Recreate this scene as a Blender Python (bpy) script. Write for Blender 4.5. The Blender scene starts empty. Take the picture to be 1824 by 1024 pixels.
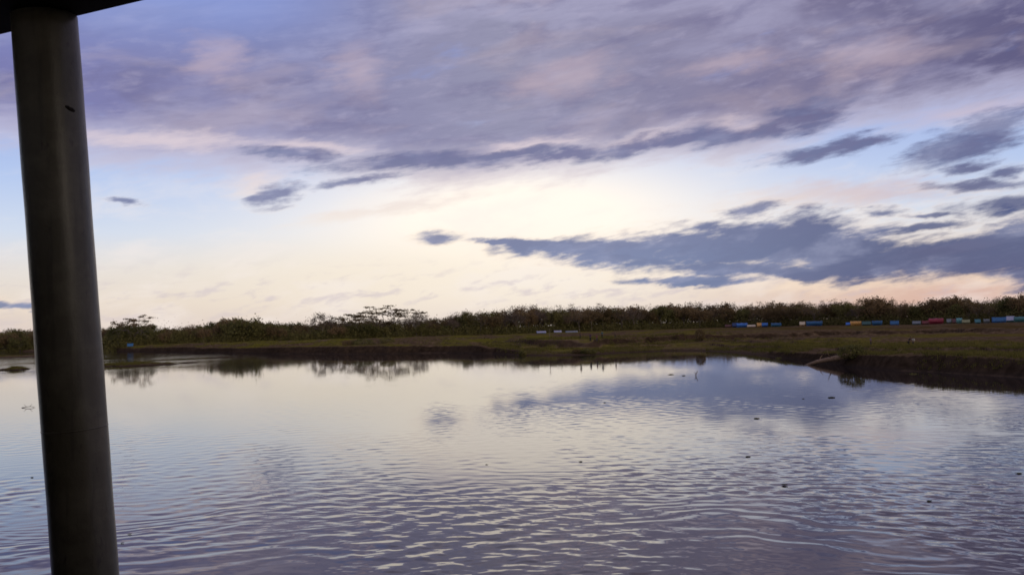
import bpy, math, random
import numpy as np
from mathutils import Vector, Matrix

random.seed(7)
rng = np.random.default_rng(11)
C = bpy.context.scene.collection
SC = bpy.context.scene

# ------------------------------------------------------------------ camera
FPX = 1621.0                       # focal length in pixels of the 1824 px wide frame
EYE = 5.6                          # eye height above the river
PITCH = math.radians(2.47)
ROLL = 0.026
cF = Vector((0, math.cos(PITCH), math.sin(PITCH)))
r0 = Vector((1, 0, 0)); u0 = Vector((0, -math.sin(PITCH), math.cos(PITCH)))
cR = r0 * math.cos(ROLL) - u0 * math.sin(ROLL)
cU = u0 * math.cos(ROLL) + r0 * math.sin(ROLL)
cam = bpy.data.cameras.new('camera'); camo = bpy.data.objects.new('camera', cam); C.objects.link(camo)
cam.sensor_width = 36; cam.lens = 36 * FPX / 1824.0
cam.clip_start = 0.1; cam.clip_end = 20000
cam.dof.use_dof = False
m = Matrix((cR, cU, -cF)).transposed().to_4x4(); m.translation = (0, 0, EYE)
camo.matrix_world = m
SC.camera = camo

def ray(px, py):
    return cF + cR * ((px - 912) / FPX) - cU * ((py - 512) / FPX)
def azel(px, py):
    d = ray(px, py).normalized()
    return math.degrees(math.atan2(d.x, d.y)), math.degrees(math.asin(d.z))
def at_depth(px, py, dep):
    return Vector((0, 0, EYE)) + ray(px, py) * dep
def at_z(px, py, z=0.0):
    d = ray(px, py); t = (z - EYE) / d.z
    return Vector((0, 0, EYE)) + d * t
def horizon(px):
    return 582 - ROLL * (px - 912)
def az_of(px):
    return math.radians(azel(px, horizon(px))[0])

SC.view_settings.view_transform = 'Standard'
SC.view_settings.look = 'None'
SC.view_settings.exposure = 0.0
SC.view_settings.gamma = 1.0
SC.cycles.filter_width = 1.7       # soft consumer-film lens
SC.cycles.use_denoising = True
SC.cycles.max_bounces = 6
SC.cycles.caustics_reflective = False

def lin(r, g, b):
    f = lambda c: (c / 255.0 / 12.92) if c / 255.0 <= 0.04045 else ((c / 255.0 + 0.055) / 1.055) ** 2.4
    return (f(r), f(g), f(b), 1.0)

# ------------------------------------------------------------------ node helpers
class K:
    """thin wrapper that builds math nodes from python operators"""
    nt = None
    def __init__(s, sock): s.s = sock
    @staticmethod
    def m(op, *a, clamp=False):
        n = K.nt.nodes.new('ShaderNodeMath'); n.operation = op; n.use_clamp = clamp
        for i, v in enumerate(a):
            if isinstance(v, K): K.nt.links.new(v.s, n.inputs[i])
            else: n.inputs[i].default_value = v
        return K(n.outputs[0])
    def __add__(s, o): return K.m('ADD', s, o)
    __radd__ = __add__
    def __sub__(s, o): return K.m('SUBTRACT', s, o)
    def __rsub__(s, o): return K.m('SUBTRACT', o, s)
    def __mul__(s, o): return K.m('MULTIPLY', s, o)
    __rmul__ = __mul__
    def __truediv__(s, o): return K.m('DIVIDE', s, o)
    def clamp(s): return K.m('ADD', s, 0.0, clamp=True)
def kset(v, inp):
    if isinstance(v, K): K.nt.links.new(v.s, inp)
    else: inp.default_value = v
def smooth(x, a, b, lo=0.0, hi=1.0):
    n = K.nt.nodes.new('ShaderNodeMapRange'); n.interpolation_type = 'SMOOTHSTEP'
    kset(x, n.inputs[0]); kset(a, n.inputs[1]); kset(b, n.inputs[2]); n.inputs[3].default_value = lo; n.inputs[4].default_value = hi
    return K(n.outputs[0])
def gauss(x, c, w):
    d = (x - c) * (1.0 / w)
    return K.m('EXPONENT', d * d * -1.0)
def mixc(f, a, b):
    n = K.nt.nodes.new('ShaderNodeMix'); n.data_type = 'RGBA'
    kset(f, n.inputs[0])
    for v, i in ((a, 6), (b, 7)):
        kset(v, n.inputs[i])
    return K(n.outputs[2])
def addc(a, b, f=1.0):
    n = K.nt.nodes.new('ShaderNodeMix'); n.data_type = 'RGBA'; n.blend_type = 'ADD'
    kset(f, n.inputs[0]); kset(a, n.inputs[6]); kset(b, n.inputs[7])
    return K(n.outputs[2])
def vec(x, y, z=0.0):
    n = K.nt.nodes.new('ShaderNodeCombineXYZ')
    kset(x, n.inputs[0]); kset(y, n.inputs[1]); kset(z, n.inputs[2])
    return K(n.outputs[0])
def vmap(v, loc=(0, 0, 0), rot=0.0, scale=(1, 1, 1), typ='POINT'):
    n = K.nt.nodes.new('ShaderNodeMapping'); n.vector_type = typ
    K.nt.links.new(v.s, n.inputs[0]); n.inputs[1].default_value = loc
    n.inputs[2].default_value = (0, 0, rot); n.inputs[3].default_value = scale
    return K(n.outputs[0])
def noise(v, scale, detail=5.0, rough=0.55, dist=0.0, color=False):
    n = K.nt.nodes.new('ShaderNodeTexNoise')
    K.nt.links.new(v.s, n.inputs['Vector']); n.inputs['Scale'].default_value = scale
    n.inputs['Detail'].default_value = detail; n.inputs['Roughness'].default_value = rough
    n.inputs['Distortion'].default_value = dist
    return K(n.outputs[1 if color else 0])
def vadd(a, b):
    n = K.nt.nodes.new('ShaderNodeVectorMath'); n.operation = 'ADD'
    kset(a, n.inputs[0]); kset(b, n.inputs[1]); return K(n.outputs[0])
def vmul(a, b):
    n = K.nt.nodes.new('ShaderNodeVectorMath'); n.operation = 'MULTIPLY'
    kset(a, n.inputs[0]); kset(b, n.inputs[1]); return K(n.outputs[0])
def vlen(a):
    n = K.nt.nodes.new('ShaderNodeVectorMath'); n.operation = 'LENGTH'
    kset(a, n.inputs[0]); return K(n.outputs['Value'])
def ramp(x, stops):
    n = K.nt.nodes.new('ShaderNodeValToRGB'); kset(x, n.inputs[0])
    e = n.color_ramp.elements
    while len(e) < len(stops): e.new(0.5)
    for i, (p, c) in enumerate(sorted(stops, key=lambda t: t[0])):
        e[i].position = p; e[i].color = c
    return K(n.outputs[0])
def fcurve(x, pts):
    """pts in 0..1, 0..1"""
    n = K.nt.nodes.new('ShaderNodeFloatCurve'); kset(x, n.inputs[1])
    c = n.mapping.curves[0]
    pts = sorted(pts)
    while len(c.points) < len(pts): c.points.new(0.5, 0.5)
    for p, (a, b) in zip(c.points, pts): p.location = (a, b); p.handle_type = 'AUTO'
    n.mapping.update()
    return K(n.outputs[0])

# ------------------------------------------------------------------ world: dusk sky with cloud layers, laid out by compass direction
SUN_AZ, SUN_EL = math.radians(128), math.radians(11)
world = bpy.data.worlds.new('World'); SC.world = world; world.use_nodes = True
nt = world.node_tree; nt.nodes.clear(); K.nt = nt
tc = nt.nodes.new('ShaderNodeTexCoord')
sep = nt.nodes.new('ShaderNodeSeparateXYZ'); nt.links.new(tc.outputs['Generated'], sep.inputs[0])
dx, dy, dz = K(sep.outputs[0]), K(sep.outputs[1]), K(sep.outputs[2])
AZ = K.m('ARCTAN2', dx, dy) * (180 / math.pi)
EL = K.m('ARCSINE', dz) * (180 / math.pi)
ELC = K.m('MAXIMUM', EL, 0.0)
zz = K.m('MAXIMUM', dz, 0.0) + 0.16
PL = vec(dx / zz, dy / zz, 0.0)              # clouds seen on a level sheet
sky = nt.nodes.new('ShaderNodeTexSky'); sky.sky_type = 'NISHITA'; sky.sun_disc = False
sky.sun_elevation = SUN_EL; sky.sun_rotation = SUN_AZ
nish = vmul(K(sky.outputs[0]), (0.07, 0.07, 0.07))

# domain warp; cloud texture is streaked along the horizon and climbs gently to the right
ST = vec(AZ * 0.055, EL * 0.17 - AZ * 0.022, 0.0)
wn = noise(ST, 1.3, 4, 0.55, color=True)
wn2 = noise(ST, 5.0, 5, 0.6, color=True)
wn3 = noise(ST, 16.0, 5, 0.62, color=True)
warp = vadd(vmul(vadd(wn, (-.5, -.5, 0)), (6.0, 1.6, 0)), vadd(vmul(vadd(wn2, (-.5, -.5, 0)), (4.2, 1.3, 0)), vmul(vadd(wn3, (-.5, -.5, 0)), (1.0, 0.30, 0))))
P = vadd(vec(AZ, EL, 0.0), warp)
def shift(v, x, y): return vadd(v, (x, y, 0))
nBig = noise(shift(ST, 3.7, 1.2), 1.25, 5, 0.55, .4)
nMid = noise(shift(ST, 7.3, 2.1), 2.9, 6, 0.58, .3)
nFine = noise(shift(ST, 3.3, 9.1), 8.0, 6, 0.6, .2)
nPink = noise(shift(ST, 13.3, 4.1), 1.9, 5, 0.55, .4)
nWisp = noise(vmap(shift(ST, 5.1, 6.6), rot=-0.5, scale=(1.0, 2.4, 1)), 9.0, 6, 0.65, .5)

def blobs(lst):
    """smooth min over ellipses of the normalised distance"""
    cur = None
    for (px, py, hw, hh, tilt) in lst:
        a = azel(px - hw, py + tilt * hw); b = azel(px + hw, py - tilt * hw); c = azel(px, py)
        ax, ay = (b[0] - a[0]) / 2, (b[1] - a[1]) / 2
        L = math.hypot(ax, ay); H = hh / FPX * 180 / math.pi
        mlen = vlen(vmap(P, (c[0], c[1], 0), math.atan2(ay, ax), (L, H, 1), 'TEXTURE'))
        cur = mlen if cur is None else K.m('SMOOTH_MIN', cur, mlen, 0.3)
    return cur

# 1 clear sky
E01 = ELC * (1 / 40.0)
clear = ramp(E01, [(0.0, lin(228, 211, 204)), (2.0 / 40, lin(236, 221, 208)), (4.0 / 40, lin(234, 228, 226)),
                   (6.0 / 40, lin(214, 225, 245)), (9 / 40, lin(186, 206, 246)), (14 / 40, lin(146, 166, 230)), (1.0, lin(104, 126, 200))])
clear = mixc(0.10, clear, nish)
ga, ge = azel(920, 400)
glow = gauss(AZ, ga, 14.0) * gauss(EL, ge, 4.6)
clear = mixc((glow * 1.25).clamp(), clear, (1.08, 0.99, 0.885, 1))
ga2, ge2 = azel(700, 490)
clear = mixc((gauss(AZ, ga2, 14.0) * gauss(EL, ge2, 2.2) * 0.6).clamp(), clear, lin(246, 232, 210))
# warm rim of the horizon, stronger to the right
rb = smooth(AZ, 6.0, 26.0) * gauss(EL, 1.0, 2.0)
clear = mixc(rb * 0.8, clear, lin(224, 186, 166))
clear = mixc(smooth(AZ, 18.0, 33.0) * gauss(EL, 0.8, 1.5) * 0.6, clear, lin(200, 152, 146))
# thin high veil
veil = smooth(nMid, 0.46, 0.68) * smooth(EL, 13.0, 5.0)
clear = mixc(veil * 0.45, clear, lin(248, 238, 232))
lo = smooth(nFine, 0.50, 0.68) * gauss(EL, 2.2, 1.6)
clear = mixc(lo * 0.5, clear, lin(202, 190, 200))

# 2 upper deck with its ragged lower edge
edge_px = [(-500, 222), (0, 228), (150, 252), (260, 264), (400, 278), (520, 282), (640, 286), (740, 300), (850, 300), (950, 292), (1050, 280), (1150, 262),
           (1250, 250), (1340, 245), (1430, 222), (1520, 200), (1620, 184), (1720, 172), (1824, 160), (2300, 140)]
pts = []
for (x, y) in edge_px:
    a, e = azel(x, y); pts.append(((a + 45) / 90, e / 25))
pts = [p for p in pts if 0 < p[0] < 1]
edge = fcurve((AZ + 45.0) * (1 / 90.0), [(0, pts[0][1])] + pts + [(1, pts[-1][1])]) * 25.0
dd = EL - edge + 0.6 + (nMid - 0.5) * 3.4 + (nFine - 0.5) * 1.8 + (nWisp - 0.5) * 0.9
deck = smooth(dd, -1.0, 2.4)
rim = smooth(dd, -1.2, 0.2) * smooth(dd, 2.4, 0.6)
dcol = ramp((AZ + 32.0) * (1 / 64.0), [(0.0, lin(122, 124, 178)), (0.25, lin(134, 133, 172)), (0.5, lin(150, 149, 176)), (0.75, lin(130, 125, 156)), (1.0, lin(90, 88, 126))])
dcol = mixc(smooth(nBig, 0.46, 0.64) * 0.6, dcol, lin(172, 170, 200))
dcol = mixc(smooth(nMid, 0.52, 0.36) * 0.45, dcol, lin(114, 111, 148))
dcol = mixc(smooth(nPink, 0.52, 0.68) * 0.32, dcol, lin(186, 170, 180))
dcol = mixc(smooth(nFine, 0.48, 0.74) * 0.3, dcol, lin(184, 178, 204))
dcol = mixc(smooth(nWisp, 0.54, 0.30) * 0.12, dcol, lin(110, 106, 140))
ovh = smooth(EL, 19.0, 38.0)
dcol = mixc(ovh * 0.75, dcol, lin(118, 108, 126))
gap = smooth(AZ, -4.0, -18.0) * smooth(EL, 14.5, 20.5) * smooth(EL, 75.0, 45.0)
deck = deck * (1.0 - gap * 0.85)
deck = deck * (1.0 - smooth(nMid, 0.60, 0.78) * 0.4)
col = mixc(deck, clear, dcol)
col = mixc(rim * 0.3, col, lin(226, 208, 212))

# 3 cloud banks and scraps
faint = [(1010, 138, 70, 26, .2), (640, 130, 40, 30, .3), (1560, 92, 80, 22, .15), (380, 100, 40, 25, -.4), (1750, 192, 120, 12, .15), (1300, 110, 90, 14, .2)]
light = [(300, 248, 170, 12, -.05), (560, 258, 90, 10, -.05), (470, 326, 46, 16, .2), (930, 262, 80, 10, .15), (1130, 246, 80, 10, .25),
         (1340, 216, 70, 10, .05), (1480, 350, 190, 20, .06), (1250, 478, 170, 11, .0), (1130, 486, 130, 10, .0),
         (1500, 507, 170, 11, .03), (1690, 452, 70, 12, .2), (1740, 500, 60, 7, .0), (700, 372, 170, 10, .15)]
fb = blobs(faint)
col = mixc(smooth(fb + (nFine - 0.5) * 2.2 + (nMid - 0.5) * 1.6, 1.9, 0.0) * 0.42, col, lin(214, 192, 200))
lb = blobs(light)
col = mixc(smooth(lb + (nFine - 0.5) * 1.6 + (nWisp - 0.5) * 1.2, 1.7, 0.0) * 0.74, col,
           mixc(smooth(AZ, 8, 26), mixc(smooth(EL, 4.0, 12.0), lin(250, 238, 222), lin(226, 210, 216)), mixc(smooth(EL, 2.0, 9.0), lin(244, 208, 176), lin(202, 184, 196))))
bank = [(905, 436, 60, 8, -.05), (980, 447, 100, 17, -.03), (1100, 448, 130, 22, .0), (1250, 440, 150, 34, .03), (1400, 436, 130, 44, .03), (1500, 448, 110, 48, .0), (1570, 470, 80, 30, .0),
        (1710, 462, 130, 34, .05), (1820, 440, 100, 58, .1), (1880, 500, 110, 30, .0), (1300, 480, 120, 13, .02), (1240, 500, 110, 9, .0), (1430, 488, 90, 14, .0), (2000, 430, 160, 80, .0)]
dark = [(1000, 276, 90, 10, .2), (1210, 250, 80, 14, .15), (1372, 224, 70, 20, .3), (780, 424, 46, 9, .0), (500, 342, 42, 15, .2), (520, 274, 80, 12, -.02), (760, 293, 165, 17, .03), (630, 326, 70, 9, .1), (900, 280, 80, 8, .15),
        (1130, 258, 100, 15, .2), (1290, 240, 90, 18, .1), (1440, 205, 80, 24, .3), (1430, 276, 110, 13, .2), (1530, 252, 80, 11, .2), (1700, 262, 100, 24, .35), (1790, 225, 70, 24, .3), (1720, 296, 50, 9, .2),
        (1730, 329, 95, 9, .08), (1800, 306, 50, 10, .1), (1560, 380, 42, 9, .05), (1660, 386, 40, 6, .0), (1790, 362, 90, 14, .12), (1340, 378, 50, 12, .1), (215, 359, 40, 5, -.06),
        (1640, 408, 60, 7, .1), (40, 545, 60, 6, .0)]
bcol = mixc(smooth(EL, 2.5, 9.5), lin(104, 124, 168), lin(106, 109, 150))
bcol = mixc(smooth(AZ, 6.0, 25.0), bcol, mixc(smooth(EL, 3.0, 11.0), lin(60, 78, 126), lin(94, 91, 130)))
bcol = mixc(smooth(nMid, 0.46, 0.62) * 0.45, bcol, lin(150, 158, 192))
bcol = mixc(smooth(nFine, 0.52, 0.40) * 0.3, bcol, lin(84, 98, 142))
bb_ = blobs(bank) + (nFine - 0.5) * 1.5 + (nMid - 0.5) * 1.0 + (nWisp - 0.5) * 0.9
db = blobs(dark) + (nFine - 0.5) * 1.5 + (nMid - 0.5) * 0.8 + (nWisp - 0.5) * 1.1
drim = K.m('MAXIMUM', smooth(bb_, 1.7, 1.1), smooth(db, 1.9, 1.2)) * smooth(EL, 9.5, 5.0)
col = mixc(drim * 0.35, col, lin(250, 230, 210))
col = mixc(smooth(bb_, 1.4, 0.65) * 0.9, col, bcol)
col = mixc(smooth(db, 1.5, 0.35) * 0.85, col, bcol)
# overhead and behind the boat: closed grey deck; below the horizon: dark
back = smooth(dy, 0.45, -0.3) * (1.0 - smooth(dx, 0.40, 0.80) * 0.8)
col = mixc(smooth(dx, 0.62, 0.85) * 0.6, col, lin(86, 82, 104))
col = mixc(back * 0.85, col, mixc(smooth(EL, 4.0, 35.0), lin(205, 196, 200), lin(178, 174, 196)))
col = mixc(smooth(EL, -0.2, -2.5), col, (0.03, 0.028, 0.03, 1))
bg = nt.nodes.new('ShaderNodeBackground'); nt.links.new(col.s, bg.inputs[0]); bg.inputs[1].default_value = 1.0
wo = nt.nodes.new('ShaderNodeOutputWorld'); nt.links.new(bg.outputs[0], wo.inputs[0])

sl = bpy.data.lights.new('sun', 'SUN'); slo = bpy.data.objects.new('sun', sl); C.objects.link(slo)
sl.energy = 1.0; sl.angle = math.radians(20); sl.color = (1.0, 0.86, 0.72)
sd = Vector((math.sin(SUN_AZ) * math.cos(SUN_EL), math.cos(SUN_AZ) * math.cos(SUN_EL), math.sin(SUN_EL)))
slo.rotation_euler = sd.to_track_quat('Z', 'Y').to_euler()

# ------------------------------------------------------------------ object helpers
def tag(o, label=None, cat=None, group=None, kind=None):
    if label: o['label'] = label
    if cat: o['category'] = cat
    if group: o['group'] = group
    if kind: o['kind'] = kind
    return o
def empty(name, loc, rz=0.0):
    o = bpy.data.objects.new(name, None); C.objects.link(o); o.location = loc; o.rotation_euler = (0, 0, rz)
    o.empty_display_size = 0.3
    return o
def mesh_np(name, v, quads=None, tris=None, smooth_=False):
    me = bpy.data.meshes.new(name)
    v = np.asarray(v, dtype=np.float32).reshape(-1, 3)
    loops = []; starts = []; totals = []
    off = 0
    if quads is not None and len(quads):
        q = np.asarray(quads, dtype=np.int32).reshape(-1, 4); loops.append(q.ravel())
        starts.append(off + np.arange(len(q)) * 4); totals.append(np.full(len(q), 4)); off += q.size
    if tris is not None and len(tris):
        t = np.asarray(tris, dtype=np.int32).reshape(-1, 3); loops.append(t.ravel())
        starts.append(off + np.arange(len(t)) * 3); totals.append(np.full(len(t), 3)); off += t.size
    loops = np.concatenate(loops); starts = np.concatenate(starts).astype(np.int32); totals = np.concatenate(totals).astype(np.int32)
    me.vertices.add(len(v)); me.vertices.foreach_set('co', v.ravel())
    me.loops.add(len(loops)); me.loops.foreach_set('vertex_index', loops.astype(np.int32))
    me.polygons.add(len(starts)); me.polygons.foreach_set('loop_start', starts); me.polygons.foreach_set('loop_total', totals)
    me.polygons.foreach_set('use_smooth', np.full(len(starts), smooth_))
    me.update(calc_edges=True); me.validate()
    return me
def link(name, me, mat, parent=None, loc=(0, 0, 0)):
    o = bpy.data.objects.new(name, me); C.objects.link(o)
    if mat and not me.materials: me.materials.append(mat)
    if parent: o.parent = parent
    o.location = loc
    return o
class MB:
    """collects boxes, tubes and sheets into one mesh"""
    def __init__(s): s.v = []; s.q = []; s.t = []
    def n(s): return len(s.v)
    def box(s, cx, cy, cz, sx, sy, sz, M=None):
        b = s.n()
        for x in (-.5, .5):
            for y in (-.5, .5):
                for z in (-.5, .5):
                    p = Vector((cx + x * sx, cy + y * sy, cz + z * sz)); s.v.append(tuple(M @ p if M else p))
        for f in ((0, 1, 3, 2), (4, 6, 7, 5), (0, 4, 5, 1), (2, 3, 7, 6), (0, 2, 6, 4), (1, 5, 7, 3)): s.q.append([b + i for i in f])
        return s
    def tube(s, pts, rad, seg=8, cap=True):
        pts = [Vector(p) for p in pts]
        if not hasattr(rad, '__len__'): rad = [rad] * len(pts)
        b = s.n(); prev = None
        for i, p in enumerate(pts):
            d = (pts[min(i + 1, len(pts) - 1)] - pts[max(i - 1, 0)]).normalized()
            if prev is None: a = d.orthogonal().normalized()
            else: a = (prev - d * prev.dot(d)).normalized()
            prev = a; c = d.cross(a)
            for k in range(seg):
                t = 2 * math.pi * k / seg
                s.v.append(tuple(p + (a * math.cos(t) + c * math.sin(t)) * rad[i]))
        for i in range(len(pts) - 1):
            for k in range(seg):
                s.q.append([b + i * seg + k, b + i * seg + (k + 1) % seg, b + (i + 1) * seg + (k + 1) % seg, b + (i + 1) * seg + k])
        if cap:
            for i, rev in ((0, True), (len(pts) - 1, False)):
                c = s.n(); s.v.append(tuple(pts[i]))
                for k in range(seg):
                    f = [b + i * seg + k, b + i * seg + (k + 1) % seg, c]
                    s.t.append(f[::-1] if rev else f)
        return s
    def quad(s, a, b, c, d):
        k = s.n(); s.v += [tuple(a), tuple(b), tuple(c), tuple(d)]; s.q.append([k, k + 1, k + 2, k + 3]); return s
    def sheet(s, f, nu, nv, th=0.0):
        b = s.n()
        for i in range(nu + 1):
            for j in range(nv + 1): s.v.append(tuple(f(i / nu, j / nv)))
        for i in range(nu):
            for j in range(nv):
                s.q.append([b + i * (nv + 1) + j, b + (i + 1) * (nv + 1) + j, b + (i + 1) * (nv + 1) + j + 1, b + i * (nv + 1) + j + 1])
        return s
    def build(s, name, mat, parent=None, smooth_=False, loc=(0, 0, 0)):
        return link(name, mesh_np(name, s.v, s.q, s.t, smooth_), mat, parent, loc)

def new_mat(name):
    mt = bpy.data.materials.new(name); mt.use_nodes = True
    K.nt = mt.node_tree
    b = mt.node_tree.nodes['Principled BSDF']
    return mt, b
def obj_coord():
    n = K.nt.nodes.new('ShaderNodeTexCoord'); return K(n.outputs['Object'])
def world_pos():
    n = K.nt.nodes.new('ShaderNodeNewGeometry'); return K(n.outputs['Position']), K(n.outputs['Normal'])
def obj_rand():
    n = K.nt.nodes.new('ShaderNodeObjectInfo'); return K(n.outputs['Random'])
def bump(h, strength, dist):
    n = K.nt.nodes.new('ShaderNodeBump'); n.inputs['Strength'].default_value = strength; n.inputs['Distance'].default_value = dist
    K.nt.links.new(h.s, n.inputs['Height']); return K(n.outputs[0])
def simple_mat(name, c1, c2, scale=3.0, rough=0.8, detail=5, spec=0.3, bmp=0.0):
    mt, b = new_mat(name)
    n = noise(obj_coord(), scale, detail, 0.6)
    K.nt.links.new(mixc(smooth(n, 0.35, 0.65), (*c1, 1), (*c2, 1)).s, b.inputs['Base Color'])
    b.inputs['Roughness'].default_value = rough; b.inputs['Specular IOR Level'].default_value = spec
    if bmp: K.nt.links.new(bump(n, 0.6, bmp).s, b.inputs['Normal'])
    return mt

# ------------------------------------------------------------------ ground: river banks, terrace and field
def vnoise(x, y, seed=0):
    """cheap value noise on arrays"""
    xi = np.floor(x).astype(np.int64); yi = np.floor(y).astype(np.int64)
    fx = x - xi; fy = y - yi; fx = fx * fx * (3 - 2 * fx); fy = fy * fy * (3 - 2 * fy)
    def h(a, b):
        n = (a * 374761393 + b * 668265263 + seed * 1442695041) & 0x7fffffff
        n = ((n ^ (n >> 13)) * 1274126177) & 0x7fffffff
        return ((n ^ (n >> 16)) & 0xffff) / 65535.0
    return (h(xi, yi) * (1 - fx) + h(xi + 1, yi) * fx) * (1 - fy) + (h(xi, yi + 1) * (1 - fx) + h(xi + 1, yi + 1) * fx) * fy
def fbm(x, y, seed=0, o=4):
    s = 0; a = 0.5
    for i in range(o): s = s + a * vnoise(x * 2 ** i, y * 2 ** i, seed + i); a *= 0.5
    return s
def sst(x, a, b):
    t = np.clip((x - a) / (b - a), 0, 1); return t * t * (3 - 2 * t)

shore_px = [(-900, 649), (-400, 636.5), (0, 626), (70, 627), (150, 625), (190, 626), (300, 627), (430, 629), (500, 630), (600, 630.5), (700, 630), (800, 628.5), (880, 630),
            (930, 634), (1000, 633.5), (1050, 632), (1100, 630), (1150, 628), (1200, 626), (1240, 626), (1320, 629), (1350, 632), (1420, 640), (1480, 647), (1530, 654),
            (1600, 661), (1700, 667), (1824, 673), (2000, 682), (2400, 700), (3200, 735)]
sh_az, sh_r = [], []
for (x, y) in shore_px:
    p = at_z(x, y); sh_az.append(math.atan2(p.x, p.y)); sh_r.append(math.hypot(p.x, p.y))
sh_az, sh_r = np.array(sh_az), np.array(sh_r)
def tab(pairs):
    a = np.array([az_of(x) for x, _ in pairs]); v = np.array([y for _, y in pairs], float)
    return lambda az: np.interp(az, a, v)
cliff_h = tab([(-600, .7), (60, .7), (150, 1.2), (200, 1.5), (430, 1.9), (700, 2.05), (850, 1.9), (930, .9), (1050, .55), (1300, .5), (1360, .8), (1430, 1.2), (1520, 1.5), (1650, 1.8), (1824, 1.8), (2600, 1.8)])
cliff_w = tab([(-600, 8), (150, 5), (430, 3), (700, 2.6), (850, 3), (930, 7), (1100, 12), (1300, 10), (1400, 3.5), (1520, 3), (1824, 3), (2600, 4)])
terr_h = tab([(-600, .8), (60, .8), (200, 1.9), (700, 2.25), (850, 2.2), (950, 1.25), (1100, 1.2), (1300, 1.1), (1430, 1.35), (1824, 1.75), (2600, 1.8)])
scarp_r = tab([(-600, 460), (60, 460), (190, 345), (600, 262), (850, 232), (950, 196), (1050, 190), (1150, 197), (1250, 215), (1400, 232), (1550, 240), (1824, 235), (2600, 220)])
field_h = tab([(-600, .9), (80, .9), (200, 2.0), (500, 2.35), (900, 2.4), (1300, 2.55), (1824, 2.75), (2600, 2.8)])
bars = [(-20, 342, 90, 20, .55), (60, 338, 60, 14, .45), (22, 196, 27, 7, .42), (-60, 200, 55, 8, .4), (245, 194, 62, 7, .42), (190, 196, 50, 6, .34), (337, 196, 19, 4, .22), (400, 232, 30, 3, .16)]
def height(az, r):
    az = np.asarray(az, float); r = np.asarray(r, float)
    x = r * np.sin(az); y = r * np.cos(az)
    rs = np.interp(az, sh_az, sh_r)
    n1 = fbm(x / 14, y / 14, 3); n2 = fbm(x / 3.2, y / 3.2, 9); n3 = fbm(x / 45, y / 45, 21)
    s = r - rs - (n1 - .47) * 12 * np.clip(rs / 220, .35, 1.2) - (n2 - .47) * 2.5
    ch, cw, th, sr, fh = cliff_h(az), cliff_w(az), terr_h(az), scarp_r(az), field_h(az)
    ch = ch * (0.85 + .5 * (n3 - .47))
    z = ch * sst(s, 0, 1) ** 0.6 * sst(s, 0, cw) * 1.0
    z = z + (th - cliff_h(az)) * sst(s, cw * .6, cw * .6 + 26)
    z = z + (fh - th) * sst(r + (n1 - .47) * 16 + (n2 - .47) * 4, sr - 1.3, sr + 1.3)
    for k_, (s0, hk) in enumerate(((15, .5), (36, .55), (62, .45), (105, .4))):
        q = s - s0 - (n3 - .47) * 40 - (n1 - .47) * 22 + 5 * math.sin(k_ * 2.1)
        z = z + np.where(s > 4, hk * (sst(q, -.6, .6) - sst(q, 2, 26)) * sst(n3, .30, .48), 0)
    z = z + np.where(s > 0, (n1 - .47) * .5 * sst(s, 2, 25) + (n2 - .47) * .42 * sst(s, 0, 6), 0)
    zw = np.clip(s * .12, -1.6, 0)
    z = np.where(s > 0, z, zw)
    for (px, rr, hw, hr, hh) in bars:
        a0 = az_of(px); wa = hw / FPX
        e = ((az - a0) / wa) ** 2 + ((r - rr) / hr) ** 2 + (n2 - .47) * 1.3 + (n1 - .47) * .8
        z = np.maximum(z, np.where(e < 1, hh * (1.0 - e) * .9, -1.6))
    return z
def hgt(az, r): return float(height(np.array([az]), np.array([r]))[0])
def on_ground(px, r):
    a = az_of(px); return Vector((r * math.sin(a), r * math.cos(a), hgt(a, r)))

AZR = math.radians(43)
azs = np.concatenate([np.linspace(-AZR, AZR, 640)])
rr = [58.0]
while rr[-1] < 520: rr.append(rr[-1] + np.interp(rr[-1], [58, 150, 260, 400, 520], [.45, .8, .9, 2.4, 6]))
while rr[-1] < 9000: rr.append(rr[-1] * 1.12)
rr = np.array(rr)
A, R = np.meshgrid(azs, rr)
Z = height(A, R)
far = sst(R, 700, 2500); Z = Z * (1 - far) + 2.7 * far
V = np.stack([R * np.sin(A), R * np.cos(A), Z], -1).reshape(-1, 3)
na, nr = len(azs), len(rr)
idx = np.arange(na * nr).reshape(nr, na)
Q = np.stack([idx[:-1, :-1], idx[:-1, 1:], idx[1:, 1:], idx[1:, :-1]], -1).reshape(-1, 4)
gm, b = new_mat('bank_ground')
pos, nor = world_pos()
sx = nt2 = K.nt.nodes.new('ShaderNodeSeparateXYZ'); K.nt.links.new(nor.s, sx.inputs[0]); nz = K(sx.outputs[2])
sp = K.nt.nodes.new('ShaderNodeSeparateXYZ'); K.nt.links.new(pos.s, sp.inputs[0]); pz = K(sp.outputs[2]); ppx = K(sp.outputs[0])
sn = noise(vmul(pos, (1, .45, 1)), .016, 5, .6); gn = noise(vmul(pos, (1, .5, 1)), .06, 7, .65); fn = noise(pos, 1.1, 5, .65)
mud = mixc(smooth(fn, .35, .65), (.075, .048, .026, 1), (.150, .100, .060, 1))
mud = mixc(smooth(sn, .5, .66) * .7, mud, (.20, .140, .092, 1))
grass_c = mixc(smooth(fn, .35, .65), (.100, .092, .012, 1), (.160, .138, .022, 1))
grass_c = mixc(smooth(gn, .5, .7) * .6, grass_c, (.145, .100, .038, 1))
grass_c = mixc(smooth(ppx, 25, 120) * smooth(sn, .40, .50), grass_c, (.085, .056, .022, 1))  # browner grass to the right, with lens vignetting painted into the colour
gmask = smooth(gn * .55 + sn * .45, .47, .53) * smooth(nz, .90, .985) * smooth(pz, .25, .8)
gcol = mixc(gmask, mud, grass_c)
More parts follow.
